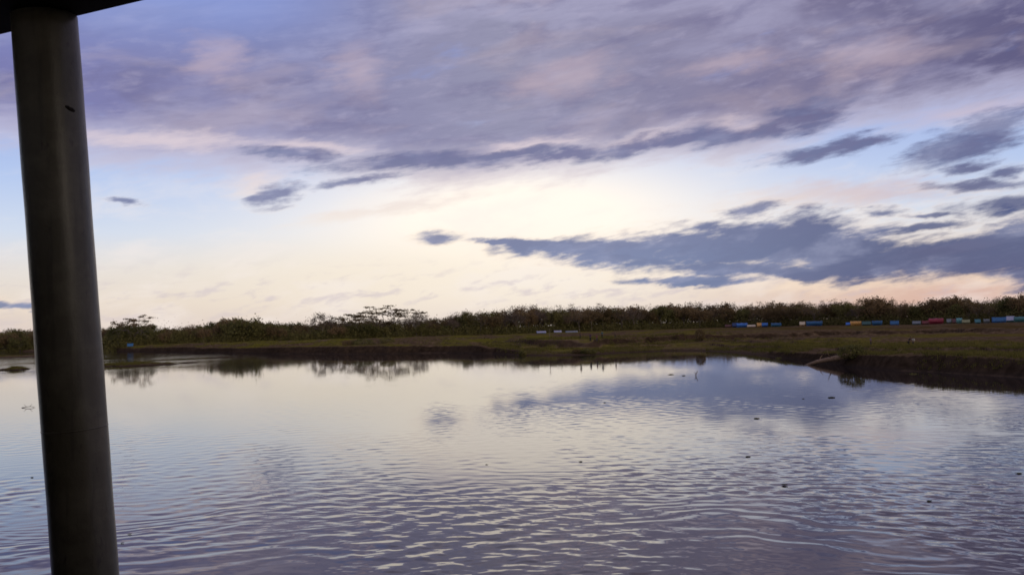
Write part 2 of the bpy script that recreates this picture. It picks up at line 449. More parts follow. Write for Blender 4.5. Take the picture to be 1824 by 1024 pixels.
gcol = mixc(smooth(nz, .965, .84) * .85, gcol, mixc(smooth(gn * .6 + fn * .4, .36, .66), (.012, .008, .006, 1), (.046, .030, .020, 1)))
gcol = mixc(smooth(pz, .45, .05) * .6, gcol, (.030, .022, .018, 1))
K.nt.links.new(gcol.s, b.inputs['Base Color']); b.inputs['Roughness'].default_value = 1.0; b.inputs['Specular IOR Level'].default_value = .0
K.nt.links.new(bump(fn, .8, .25).s, b.inputs['Normal'])
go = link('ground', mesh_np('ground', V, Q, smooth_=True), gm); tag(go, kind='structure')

# ------------------------------------------------------------------ water: one sheet, real ripples near the boat
fr = math.radians(41)
azw = np.concatenate([np.linspace(-math.pi, -fr, 40, endpoint=False), np.linspace(-fr, fr, 560), np.linspace(fr, math.pi, 41)[1:-1]])
rw = [0.6, 3, 7, 11, 14, 15.5]
while rw[-1] < 170: rw.append(rw[-1] + np.interp(rw[-1], [15, 35, 60, 100, 170], [.055, .075, .12, .26, .8]))
while rw[-1] < 12000: rw.append(rw[-1] * 1.35)
rw = np.array(rw)
A, R = np.meshgrid(azw, rw)
X, Y = R * np.sin(A), R * np.cos(A)
H = np.zeros_like(X)
SX, SY = -3.0, -6.0                                   # the moored boat: ripples run out from its hull
RD = np.hypot(X - SX, Y - SY); TH = np.arctan2(X - SX, Y - SY)
wob = (fbm(X / 6, Y / 6, 31, 3) - .44) * 3.4 + (fbm(X / 2.2, Y / 2.2, 37, 3) - .44) * 1.0
groups = fbm(X / 7.0, Y / 7.0, 41, 3)
for lam, amp, sd_ in ((1.25, .0022, 1), (.85, .0027, 2), (.58, .0020, 3)):
    g = sst(fbm(X / (lam * 4) + sd_ * 9, Y / (lam * 4), 50 + sd_, 2), .22, .55)
    H += amp * g * np.sin(2 * math.pi * (RD + wob * (1.0 + .2 * sd_)) / lam + sd_)
for k in range(46):
    lam = float(np.exp(rng.uniform(math.log(.22), math.log(1.5))))
    th = rng.normal(math.radians(90), math.radians(48))
    kx, ky = math.cos(th) * 2 * math.pi / lam, math.sin(th) * 2 * math.pi / lam
    H += .00135 * lam ** 1.15 * np.sin(kx * X + ky * Y + rng.uniform(0, 6.28) + 1.2 * wob / 3.0) * (.25 + 1.4 * sst(groups, .28, .58))
env = np.interp(R, [0, 14, 26, 38, 50, 70, 100, 150, 170], [.0, 1, .9, .5, .30, .17, .10, .06, 0])
H *= env * (0.75 + .5 * sst(fbm(X / 22, Y / 22, 61, 2), .25, .5))
V = np.stack([X, Y, H], -1).reshape(-1, 3)
na, nr = len(azw), len(rw)
idx = np.arange(na * nr).reshape(nr, na); idn = np.roll(idx, -1, axis=1)
Q = np.stack([idx[:-1], idn[:-1], idn[1:], idx[1:]], -1).reshape(-1, 4)
V = np.vstack([V, [[0, 0, 0]]]); T = np.stack([idx[0], np.full(na, len(V) - 1), idn[0]], -1)[:, [0, 2, 1]]
Q = Q[:, ::-1]; T = T[:, ::-1]
wm, b = new_mat('river_water')
pos, nor = world_pos()
cd = K.nt.nodes.new('ShaderNodeSeparateXYZ'); K.nt.links.new(pos.s, cd.inputs[0])
n1 = noise(vmul(pos, (1, 1, 0)), 1.4, 4, .55); n2 = noise(vmul(pos, (.6, 1, 0)), .35, 3, .5)
silt = noise(vmul(pos, (1, .7, 0)), .05, 4, .5)
K.nt.links.new(mixc(silt, (.024, .019, .020, 1), (.036, .029, .028, 1)).s, b.inputs['Base Color'])
b.inputs['Roughness'].default_value = .03; b.inputs['IOR'].default_value = 2.05; b.inputs['Specular Tint'].default_value = (1.0, .935, .80, 1)
gust = smooth(K(cd.outputs[0]), -45.0, -80.0) * smooth(K(cd.outputs[1]), 120.0, 185.0) * smooth(silt, .36, .5)
K.nt.links.new(bump(n1 * (gust * 9.0 + .6) + n2 * (gust * 5.0 + 1.0), .2, .012).s, b.inputs['Normal'])
wo_ = link('water', mesh_np('water', V, Q, T, True), wm); tag(wo_, kind='structure')

# ------------------------------------------------------------------ the shelter the photograph is taken from
post_m, b = new_mat('post_paint')
oc = obj_coord()
pn = noise(oc, 9, 6, .65); pf = noise(vmul(oc, (1, 1, .35)), 38, 5, .6); ps = noise(vmul(oc, (1, 1, .08)), 30, 4, .6)
pc = mixc(smooth(pn, .4, .66), (.112, .099, .066, 1), (.158, .140, .098, 1))
pc = mixc(smooth(ps, .54, .70) * .5, pc, (.060, .052, .040, 1))
pc = mixc(smooth(pf, .62, .72) * .6, pc, (.045, .036, .028, 1))
K.nt.links.new(pc.s, b.inputs['Base Color']); b.inputs['Roughness'].default_value = .38; b.inputs['Specular IOR Level'].default_value = .55
K.nt.links.new(bump(pn * .7 + pf * .3, .5, .006).s, b.inputs['Normal'])
dark_m = simple_mat('dark_timber', (.022, .017, .013), (.034, .026, .020), 6, .75, bmp=.004)
DECK = EYE - 1.62
pt = at_depth(79, 30, 2.5); pb = at_depth(153, 1024, 2.5)
k = (DECK - pb.z) / (pb.z - pt.z); pd = pb + (pb - pt) * k
shelter = empty('river_shelter', (pd.x, pd.y, DECK))
tag(shelter, 'dark open shelter in the foreground with a thick round post and a black roof edge', 'shelter')
def rel(p): return Vector(p) - Vector((pd.x, pd.y, DECK))
mb = MB(); npost = 60
ax = (pt - pd)
ppts, prad = [], []
for i in range(npost + 1):
    t = i / npost
    ppts.append(rel(pd + ax * t)); prad.append(.0838 + .0004 * math.sin(t * 23) + .0003 * math.sin(t * 61 + 1))
mb.tube(ppts, prad, 48)
post = mb.build('post', post_m, shelter, True)
def post_at(py):
    t = (py - 30) / (1024 - 30); return pt + (pb - pt) * t
axn = ax.normalized()
def ring(py, rad, th):
    c = rel(post_at(py)); m_ = MB()
    m_.tube([c - axn * th, c - axn * th * .4, c + axn * th * .4, c + axn * th], [.082, rad, rad, .082], 48, False); return m_
ring(762, .0846, .004).build('weld_seam', post_m, post, True)
# small scar on the post
sc_c = rel(post_at(200)); 
side = (axn.cross(Vector((0, 1, 0)))).normalized()
if side.x < 0: side = -side
front = side.cross(axn); 
if front.y > 0: front = -front
scar = MB()
for (a_, dz_, w_) in ((.76, 0, .004), (.81, -.002, .006), (.86, -.005, .0055), (.91, -.006, .006), (.97, -.008, .004)):
    d_ = side * math.sin(a_ * 1.2) + front * math.cos(a_ * 1.2)
    scar.tube([sc_c + d_ * .080 + axn * (dz_ + .004) , sc_c + d_ * .0838 + axn * dz_, sc_c + d_ * .080 + axn * (dz_ - .007)], [w_ * .6, w_, w_ * .5], 8)
scar.build('scar', dark_m, post, True)
# roof edge: the beam's outer lower edge crosses the frame's top-left corner
bd = Vector((math.sin(math.radians(-65)), math.cos(math.radians(-65)), 0)); bn = Vector((bd.y, -bd.x, 0))   # bn: out over the river
if bn.y < 0: bn = -bn
Qp = at_depth(79, 43, 2.58)
Mx = Matrix((bd, bn, Vector((0, 0, 1)))).transposed().to_4x4(); Mx.translation = rel(Qp)
mb = MB(); mb.box(0, -.11, .14, 9.0, .22, .28, Mx); mb.build('roof_beam', dark_m, shelter)
mb = MB(); mb.box(0, -1.9, .32, 9.4, 4.0, .06, Mx)
for i in range(-9, 10): mb.box(i * .5, -2.1, .235, .07, 3.5, .09, Mx)
mb.build('roof', dark_m, shelter)
mb = MB(); mb.box(0, -.10, .01, .22, .17, .03, Mx); mb.build('post_cap', dark_m, shelter)
Md = Mx.copy(); Md.translation = rel(Vector((Qp.x, Qp.y, DECK)))
mb = MB()
for i in range(27): mb.box(0, .06 - i * .15, -.02, 9.0, .145, .04, Md)
mb.box(0, -.05, -.17, 9.0, .12, .25, Md); mb.box(0, -3.6, -.17, 9.0, .12, .25, Md)
mb.build('deck', dark_m, shelter)
mb = MB()
mb.box(0, -3.92, 1.25, 9.0, .08, 2.5, Md)                     # unseen wall added behind the viewer to darken the post
mb.box(2.32, -.14, 1.25, 4.26, .06, 2.5, Md); mb.box(-3.95, -.14, 1.25, 1.1, .06, 2.5, Md); mb.box(-4.46, -2.0, 1.25, .08, 3.6, 2.5, Md)                   # unseen boards added left and right of the post to shade it
mb.box(4.46, -2.0, 1.25, .08, 3.8, 2.5, Md)
mb.build('wall', dark_m, shelter)  # added out of view, keeps sky light off the post
for sxx in (-4.2, 0.0, 4.2):
    for syy in (-.2, -3.7):
        mb = MB(); q = Md @ Vector((sxx, syy, -.28)); mb.tube([q, (q.x, q.y, -DECK - 1.4)], .14, 14)
        mb.build('pile', dark_m, shelter, True)

# ------------------------------------------------------------------ trees
def foliage_mat(name, c1, c2, c3):
    mt, b = new_mat(name)
    oc = obj_coord(); n = noise(oc, .55, 3, .6); n2 = noise(oc, 2.6, 2, .6); rd = obj_rand()
    c = mixc(smooth(n + (rd - .5) * .35, .35, .65), (*c1, 1), (*c2, 1))
    c = mixc(smooth(n2 + (rd - .5) * .2, .5, .7) * .7, c, (*c3, 1))
    K.nt.links.new(c.s, b.inputs['Base Color']); b.inputs['Roughness'].default_value = .8; b.inputs['Specular IOR Level'].default_value = .15
    tr = K.nt.nodes.new('ShaderNodeBsdfTranslucent'); K.nt.links.new(c.s, tr.inputs[0])
    mx = K.nt.nodes.new('ShaderNodeMixShader'); mx.inputs[0].default_value = .40
    out = K.nt.nodes['Material Output']
    K.nt.links.new(b.outputs[0], mx.inputs[1]); K.nt.links.new(tr.outputs[0], mx.inputs[2]); K.nt.links.new(mx.outputs[0], out.inputs[0])
    return mt
leaf_green = foliage_mat('leaf_green', (.095, .094, .030), (.155, .138, .044), (.19, .155, .058))
leaf_olive = foliage_mat('leaf_olive', (.135, .094, .042), (.195, .132, .062), (.225, .150, .080))
leaf_dry = foliage_mat('leaf_dry', (.110, .080, .056), (.160, .112, .084), (.190, .135, .100))
grass_m = foliage_mat('grass_blades', (.085, .082, .016), (.130, .115, .026), (.145, .110, .042))
bark = simple_mat('bark', (.11, .088, .070), (.17, .138, .112), 2.5, .9)

def leaf_quads(cen, size, r, flat=.0):
    """one irregular quad per centre, random orientation"""
    n = len(cen)
    a = r.normal(size=(n, 3)); a /= np.linalg.norm(a, axis=1)[:, None]
    bb = r.normal(size=(n, 3)); bb -= a * (a * bb).sum(1)[:, None]; bb /= np.linalg.norm(bb, axis=1)[:, None]
    s = size * r.uniform(.6, 1.35, (n, 1)); t = s * r.uniform(.5, .9, (n, 1))
    v = np.stack([cen - a * s, cen - bb * t * .8 + a * s * .1, cen + a * s, cen + bb * t + a * s * .05], 1)
    return v.reshape(-1, 3), np.arange(n * 4).reshape(-1, 4)
def grow(mb, p, d, L, rad, depth, r, tips, spread=.55, up=.12, kids=3, minr=.022, gnarl=.18):
    pts = [p]; q = p; dd = d
    for i in range(3):
        dd = (dd + Vector(r.normal(size=3) * gnarl)).normalized(); q = q + dd * (L / 3); pts.append(q)
    mb.tube(pts, [max(minr, rad * (1 - .14 * i)) for i in range(4)], 5 if depth > 1 else 3, False)
    if depth <= 0: tips.append(q); return
    if depth <= 1: tips.append(pts[2])
    for i in range(kids):
        ax_ = dd.orthogonal(); ax_.rotate(Matrix.Rotation(i * 6.283 / kids + r.uniform(0, 2), 3, dd))
        nd = (dd + ax_ * spread * r.uniform(.7, 1.4) + Vector((0, 0, up))).normalized()
        grow(mb, pts[2 + (i % 2)], nd, L * r.uniform(.62, .85), rad * .6, depth - 1, r, tips, spread, up, kids, minr, gnarl)
def make_tree(kind, seed, leafm):
    """returns trunk mesh, crown mesh for a tree about 10 m tall"""
    r = np.random.default_rng(seed); mb = MB(); tips = []
    if kind == 'bushy':
        h = 2.2; mb.tube([(0, 0, -.3), (.1, 0, 1.2), (.1, .1, h)], [.26, .2, .17], 8, False)
        for i in range(5):
            a = i * 1.257 + r.uniform(0, .8); grow(mb, Vector((.1, .1, h - .5 * (i % 2))), Vector((math.cos(a) * .75, math.sin(a) * .75, .8)).normalized(), 2.7, .12, 2, r, tips, .7, .1, 3)
        per, size, rad = 36, .28, .95
    elif kind == 'tall':
        h = 4.6; mb.tube([(0, 0, -.3), (.15, 0, 2), (.0, .1, h)], [.24, .19, .15], 8, False)
        for i in range(6):
            a = i * 2.4 + r.uniform(0, .6); grow(mb, Vector((0, .1, h - 2.4 + i * .5)), Vector((math.cos(a) * .7, math.sin(a) * .7, .75)).normalized(), 2.5, .1, 2, r, tips, .62, .14, 3)
        per, size, rad = 30, .26, .85
    elif kind == 'wispy':
        h = 4.4; mb.tube([(0, 0, -.3), (-.12, 0, 2), (.1, .1, h)], [.2, .16, .12], 8, False)
        for i in range(6):
            a = i * 2.4 + r.uniform(0, .6); grow(mb, Vector((.1, .1, h - 1.8 + i * .36)), Vector((math.cos(a) * .55, math.sin(a) * .55, .95)).normalized(), 2.6, .09, 3, r, tips, .6, .16, 3, .026)
        per, size, rad = 5, .18, .55
    else:   # umbrella: wide flat crown on bare spreading limbs
        h = 3.6; mb.tube([(0, 0, -.3), (.2, 0, 1.8), (0, .1, h)], [.34, .26, .22], 10, False)
        for i in range(7):
            a = i * .898 + r.uniform(0, .5); grow(mb, Vector((0, .1, h - .3 * (i % 3))), Vector((math.cos(a), math.sin(a), .72)).normalized(), 3.6, .15, 3, r, tips, .66, .0, 2, .045, .13)
        tips = [t for t in tips if t.z > 6.0]
        per, size, rad = 22, .24, .85
    tips = np.array([tuple(t) for t in tips])
    per_t = np.maximum(1, r.poisson(per, len(tips)))
    cen = np.repeat(tips, per_t, 0); off = r.normal(size=(len(cen), 3)) * rad * .62
    if kind == 'umbrella': off[:, 2] *= .28
    cen = cen + off; cen = cen[cen[:, 2] > .5]
    lv, lq = leaf_quads(cen, size, r)
    zt = max(float(lv[:, 2].max()), .1)
    tm = mesh_np('trunk', mb.v, mb.q, mb.t or None, True); tm.materials.append(bark)
    cm = mesh_np('crown', lv, lq); cm.materials.append(leafm)
    return tm, cm, zt
VAR = {'bushy': [], 'tall': [], 'wispy': [], 'umbrella': []}
for i in range(5): VAR['bushy'].append(make_tree('bushy', 100 + i, leaf_green if i % 2 == 0 else leaf_olive))
for i in range(5): VAR['tall'].append(make_tree('tall', 200 + i, leaf_olive if i % 3 else leaf_green))
for i in range(5): VAR['wispy'].append(make_tree('wispy', 300 + i, leaf_dry if i % 2 else leaf_olive))
for i in range(2): VAR['umbrella'].append(make_tree('umbrella', 410 + i, leaf_olive))
tops = [(-200, 588), (0, 586), (55, 586), (110, 584), (190, 584), (215, 575), (240, 572), (270, 576), (300, 583), (330, 578), (400, 568), (430, 564), (470, 567), (500, 572), (560, 572), (600, 568), (640, 566),
        (690, 566), (740, 564), (770, 564), (800, 558), (850, 554), (900, 550), (950, 544), (1000, 545), (1050, 544), (1100, 545), (1150, 543), (1200, 543), (1250, 543), (1300, 543),
        (1350, 542), (1400, 540), (1450, 539), (1500, 537), (1540, 536), (1560, 532), (1590, 537), (1640, 539), (1700, 533), (1750, 538), (1780, 534), (1824, 528), (2000, 524)]
dist = tab([(-200, 485), (60, 480), (120, 470), (190, 385), (690, 400), (950, 430), (1300, 456), (1430, 430), (1600, 398), (1824, 366), (2000, 350)])
def place_tree(kind, var, px, r, top_y, label, group, name='tree', wide=1.0):
    tm, cm, zt = VAR[kind][var]
    p = on_ground(px, r); rz = 0.6 if name == 'flat_crowned_tree' else rng.uniform(0, 6.28)
    H_ = (horizon(px) - top_y) / FPX * r + EYE - p.z
    s = H_ / zt
    t = empty(name, p, rz); t.scale = (s * wide, s * wide, s)
    tag(t, label, 'tree', group)
    link('trunk', tm, None, t); link('crown', cm, None, t)
    return t
stretch = [(-400, 195, 'leafy tree in the low wood beside and left of the dark round post', 'trees left of the post'),
           (195, 560, 'bushy green tree in the low wood at the left, before the wide flat crowned tree', 'trees of the left wood'),
           (560, 790, 'bushy tree standing under and around the wide flat crowned tree', 'trees around the flat crowned tree'),
           (790, 1280, 'olive brown tree in the even wood behind the people on the bank', 'trees of the middle wood'),
           (1280, 1640, 'dusky tree in the even wood behind the blue and orange tarps', 'trees behind the tarps'),
           (1640, 2200, 'dark tree in the wood at the right behind the crimson shelter', 'trees of the right wood')]
def stretch_of(px):
    for a, b_, l, g in stretch:
        if a <= px < b_: return l, g
    return stretch[-1][2:]
topf = lambda px: float(np.interp(px, [a for a, _ in tops], [b_ for _, b_ in tops]))
ntree = 0
for row, (dr, step, lowf) in enumerate(((4, 22, .70), (20, 19, .92), (38, 19, 1.0))):
    px = -70 + rng.uniform(0, 20)
    while px < 1895:
        if px > 60 and px < 190 and (85 < px < 150): px += 18; continue   # hidden behind the post
        r = float(dist(az_of(px))) + dr + rng.uniform(-5, 5)
        ty = topf(px); hz = horizon(px)
        base = hz + 11
        f = lowf * rng.uniform(.86, 1.06)
        if row == 0: f = rng.uniform(.5, .88)
        y = base - (base - ty) * f
        if px < 560: kind = rng.choice(['bushy', 'bushy', 'bushy', 'tall'])
        elif px < 900: kind = rng.choice(['bushy', 'bushy', 'tall', 'wispy'] if row else ['bushy'])
        else: kind = rng.choice([['bushy', 'bushy', 'tall'], ['tall', 'tall', 'bushy', 'wispy'], ['wispy', 'tall', 'wispy']][row])
        lab, grp = stretch_of(px)
        if px >= 800: kind = rng.choice([['tall', 'wispy', 'tall'], ['bushy', 'bushy', 'tall'], ['wispy', 'tall', 'wispy']][row]); f = rng.uniform(*[(.72, 1.0), (.68, .9), (.92, 1.08)][row]); y = base - (base - ty + 3) * f
        place_tree(kind, int(rng.integers(0, 5)), px, r, y, lab, grp, wide=rng.uniform(.95, 1.35)); ntree += 1
        px += step * rng.uniform(.7, 1.3)
for px, v_ in ((905, 1), (1006, 0), (1022, 3), (1038, 2)):
    place_tree('bushy', v_, px, float(dist(az_of(px))) + 12, horizon(px) - 16, *stretch_of(px), wide=1.4)
# trees that stand out
place_tree('umbrella', 0, 690, 416, 544, 'tall tree with the widest flat open crown, rising above the middle left wood', None, 'flat_crowned_tree', 1.75)
place_tree('umbrella', 1, 240, 388, 563, 'flat topped open tree rising just right of the dark round post', None, 'flat_crowned_tree', 1.0)
place_tree('wispy', 1, 574, 404, 556, 'thin half bare tree just left of the wide flat crowned tree', None, 'bare_tree', 1.2)
place_tree('wispy', 3, 742, 406, 551, 'thin half bare tree with upswept limbs just right of the wide flat crowned tree', None, 'bare_tree', 1.1)
place_tree('umbrella', 1, 640, 404, 553, 'lower flat crowned tree leaning against the left side of the widest crown', None, 'flat_crowned_tree', 1.2)
place_tree('tall', 2, 1558, 410, 526, 'tree whose ragged top stands highest over the orange tarp at the right', None, 'tree', 1.3)
place_tree('tall', 4, 1690, 396, 529, 'tree with a raised rounded top over the crimson shelter', None, 'tree', 1.2)
place_tree('bushy', 0, 432, 396, 560, 'dark round bushy tree, the fullest one in the left wood', None, 'tree', 1.15)

# undergrowth along the foot of the wood
cen = []
pxs = rng.uniform(-120, 1900, 12500)
azp = np.array([az_of(p) for p in pxs]); rp = dist(azp) + rng.uniform(-5, 42, len(pxs)) * (rng.random(len(pxs)) > .28)
pxe = rng.uniform(-120, 1900, 9000); aze = np.array([az_of(p) for p in pxe]); rpe = dist(aze) + rng.uniform(40, 56, len(pxe))
azp, rp = np.concatenate([azp, aze]), np.concatenate([rp, rpe])
zp = height(azp, rp); cl = np.stack([rp * np.sin(azp), rp * np.cos(azp), zp], -1)
hb = 3.0 + 5.0 * np.where(rp > dist(azp) + 1, 1.25, .85) * fbm(cl[:, 0] / 6, cl[:, 1] / 6, 77, 3)
cen = np.repeat(cl, 9, 0); cen += rng.normal(size=cen.shape) * (.7, .6, .1); cen[:, 2] += np.abs(rng.normal(size=len(cen))) * np.repeat(hb, 9) * .42 + .1
lv, lq = leaf_quads(cen, .30, rng)
tag(link('undergrowth', mesh_np('undergrowth', lv, lq), leaf_green), 'low tangled undergrowth along the foot of the wood', 'undergrowth', kind='stuff')

# grass tufts on banks and bars
def tufts(pxs, rs, hmin, hmax, nb=7):
    a = np.array([az_of(p) for p in pxs]); z = height(a, rs)
    keep = z > .12
    x, y = rs * np.sin(a), rs * np.cos(a)
    keep &= (fbm(x / 9, y / 9, 88, 3) > .38)
    x, y, z = x[keep], y[keep], z[keep]; n = len(x)
    x = np.repeat(x, nb) + rng.normal(size=n * nb) * .16; y = np.repeat(y, nb) + rng.normal(size=n * nb) * .16; z = np.repeat(z, nb) - .04
    h = rng.uniform(hmin, hmax, n * nb); th = rng.uniform(0, 6.28, n * nb); w = .03 + .02 * rng.random(n * nb)
    lx, ly = np.cos(th), np.sin(th); l = rng.uniform(.1, .5, n * nb) * h
    v = np.stack([np.stack([x - ly * w, y + lx * w, z], -1), np.stack([x + ly * w, y - lx * w, z], -1), np.stack([x + lx * l, y + ly * l, z + h], -1)], 1)
    return v.reshape(-1, 3)
vs = []
px_ = rng.uniform(-40, 1880, 9000); az_ = np.array([az_of(p) for p in px_]); rs_ = np.interp(az_, sh_az, sh_r)
vs.append(tufts(px_, rs_ + rng.uniform(4, 70, 9000) ** 1.0, .15, .5))
px_ = rng.uniform(860, 1400, 4500); az_ = np.array([az_of(p) for p in px_]); vs.append(tufts(px_, np.interp(az_, sh_az, sh_r) + rng.uniform(3, 34, 4500), .2, .55))
px_ = rng.uniform(1380, 1880, 5500); az_ = np.array([az_of(p) for p in px_]); vs.append(tufts(px_, np.interp(az_, sh_az, sh_r) + rng.uniform(2, 40, 5500), .12, .4))
for (bx, br, bw, bh, hh) in bars:
    n = 420; vs.append(tufts(bx + rng.normal(size=n) * bw * .45, br + rng.normal(size=n) * bh * .45, .15, .5))
v = np.concatenate(vs)
tag(link('grass', mesh_np('grass', v, tris=np.arange(len(v)).reshape(-1, 3)), grass_m), 'short olive grass on the river bank and mud bars', 'grass', kind='stuff')

# bushes by the water
def bush_mesh(seed, w, h, matl):
    r = np.random.default_rng(seed); n = 950
    d = r.normal(size=(n, 3)); d /= np.linalg.norm(d, axis=1)[:, None]
    rad = r.uniform(.35, 1, n) ** .5 * (0.75 + .5 * fbm(d[:, 0] * 2 + seed, d[:, 2] * 2 + d[:, 1], seed, 2))
    c = d * rad[:, None] * (w / 2, w / 2.4, h * .62); c[:, 2] += h * .42; c = c[c[:, 2] > -.05]
    lv, lq = leaf_quads(c, .13, r); me = mesh_np('foliage', lv, lq); me.materials.append(matl)
    mb = MB()
    for i in range(7):
        a = i * .9; mb.tube([(0, 0, -.15), (math.cos(a) * w * .12, math.sin(a) * w * .12, h * .4), (math.cos(a) * w * .3, math.sin(a) * w * .25, h * .8)], [.04, .03, .015], 5, False)
    st = mesh_np('stem', mb.v, mb.q, None, True); st.materials.append(bark)
    return me, st
bush_list = [(1246, 205, 2.9, 2.3, 'dark round bush alone at the water edge in the middle distance'),
             (1515, 114, 3.6, 1.6, 'large dark bush on the near right bank above the pale driftwood log'),
             (1047, 172, 3.4, .9, 'low dark bush on the grassy slope below the standing people'),
             (1026, 173, 2.2, .8, 'smaller low dark bush left of the one below the people'),
             (645, 236, 6.5, 1.5, 'wide dark bush hanging over the steep left bank'),
             (690, 234, 5.0, 1.3, 'dark bush at the right end of the overhanging growth on the steep left bank'),
             (620, 238, 4.0, 1.2, 'dark bush at the left end of the overhanging growth on the steep left bank'),
             (428, 262, 4.6, 1.6, 'rounded bush at the water edge below the left wood'),
             (930, 176, 2.0, 1.0, 'small brown bush at the water edge where the bank turns grassy'),
             (1690, 84, 1.8, .8, 'low dark bush on the rim of the black right bank'),
             (1385, 138, 1.5, .7, 'tiny bush where the right bank runs down to the water'),
             (1620, 97, 1.6, .6, 'low tuft of dark growth on the right bank between log and frame edge')]
for i, (px, r, w, h, lab) in enumerate(bush_list):
    p = on_ground(px, r); fo, st = bush_mesh(500 + i, w, h, leaf_green if i % 3 else leaf_olive)
    t = empty('bush', p, rng.uniform(0, 6)); tag(t, lab, 'bush', 'bushes along the river bank')
    link('foliage', fo, None, t); link('stem', st, None, t)

# ------------------------------------------------------------------ tarp shelters on the field
def tarp_mat(name, c):
    mt, b = new_mat(name)
    n = noise(obj_coord(), 1.4, 5, .6)
    c2 = tuple(x * .72 for x in c)
    K.nt.links.new(mixc(smooth(n, .35, .68), (*c, 1), (*c2, 1)).s, b.inputs['Base Color']); b.inputs['Roughness'].default_value = .45
    return mt
TARP = {'blue': tarp_mat('tarp_blue', (.035, .16, .52)), 'navy': tarp_mat('tarp_navy', (.012, .035, .12)), 'deep': tarp_mat('tarp_deep_blue', (.015, .10, .24)), 'orange': tarp_mat('tarp_orange', (.62, .32, .08)),
        'cream': tarp_mat('tarp_cream', (.62, .50, .34)), 'teal': tarp_mat('tarp_teal', (.04, .15, .17)), 'green': tarp_mat('tarp_green', (.03, .09, .08)), 'red': tarp_mat('tarp_red', (.16, .022, .022)),
        'crimson': tarp_mat('tarp_crimson', (.27, .022, .05)), 'khaki': tarp_mat('tarp_khaki', (.22, .22, .11)), 'grey': tarp_mat('tarp_grey', (.16, .18, .19)), 'pale': tarp_mat('tarp_pale', (.30, .31, .42)),
        'maroon': tarp_mat('tarp_maroon', (.10, .03, .03)), 'aqua': tarp_mat('tarp_aqua', (.11, .30, .32))}
pole_m = simple_mat('bamboo_pole', (.12, .09, .05), (.2, .15, .09), 5, .7)
def tarp_shelter(px, r, wpx, hpx, form, colour, label, wall=None, cat='tarp shelter', base_y=None):
    p = on_ground(px, r); W = max(1.2, wpx * .84 / FPX * r); H_ = max(.9, hpx * .88 / FPX * r); D = min(3.6, max(1.6, W * .6))
    if base_y is not None: p.z += 0
    t = empty('tarp_shelter', p, -az_of(px) + rng.uniform(-.12, .12)); tag(t, label, cat, 'tarp shelters on the field')
    mb = MB(); sag = .10
    if form == 'ridge':
        def f(u, v):
            y = (v - .5) * D * 1.1; z = H_ - abs(v - .5) * 2 * H_ * .72 - sag * math.sin(u * math.pi) * (1 - abs(v - .5))
            return ((u - .5) * W, y, z)
        pl = [(-W / 2, 0, H_), (W / 2, 0, H_)]
    elif form == 'lean':
        def f(u, v): return ((u - .5) * W, (v - .5) * D, .30 * H_ + (H_ * .7) * v - sag * 1.5 * math.sin(u * math.pi) * math.sin(v * math.pi))
        pl = [(-W / 2, D / 2, H_), (W / 2, D / 2, H_), (-W / 2, -D / 2, .3 * H_), (W / 2, -D / 2, .3 * H_)]
    else:
        def f(u, v): return ((u - .5) * W, (v - .5) * D, H_ * (.86 + .14 * (1 - abs(2 * v - 1))) - sag * math.sin(u * math.pi * 2) ** 2)
        pl = [(sx_ * W * .47, sy_ * D * .47, H_ * .86) for sx_ in (-1, 1) for sy_ in (-1, 1)]
    mb.sheet(f, 10, 8)
    if form == 'flat':
        mb.sheet(lambda u, v: ((u - .5) * W, -D * .5 + .02 * math.sin(u * 25), H_ * .86 - v * H_ * .86 * .62), 14, 3)
    ob = mb.build('canopy', TARP[colour], t, True)
    so = ob.modifiers.new('thickness', 'SOLIDIFY'); so.thickness = .02
    for q in pl:
        m2 = MB(); m2.tube([(q[0], q[1], -.2), (q[0] * .995, q[1], q[2] - .02)], .04, 6); m2.build('pole', pole_m, t, True)
    if wall:
        m3 = MB(); m3.sheet(lambda u, v: ((u - .5) * W * .96, (D * .44 if form != 'lean' else D * .42) + .03 * math.sin(u * 21), v * H_ * .88), 12, 3)
        w_ = m3.build('side_wall', TARP[wall], t, True); so = w_.modifiers.new('thickness', 'SOLIDIFY'); so.thickness = .015
    return t
D_ = lambda px: float(dist(az_of(px))) - 14
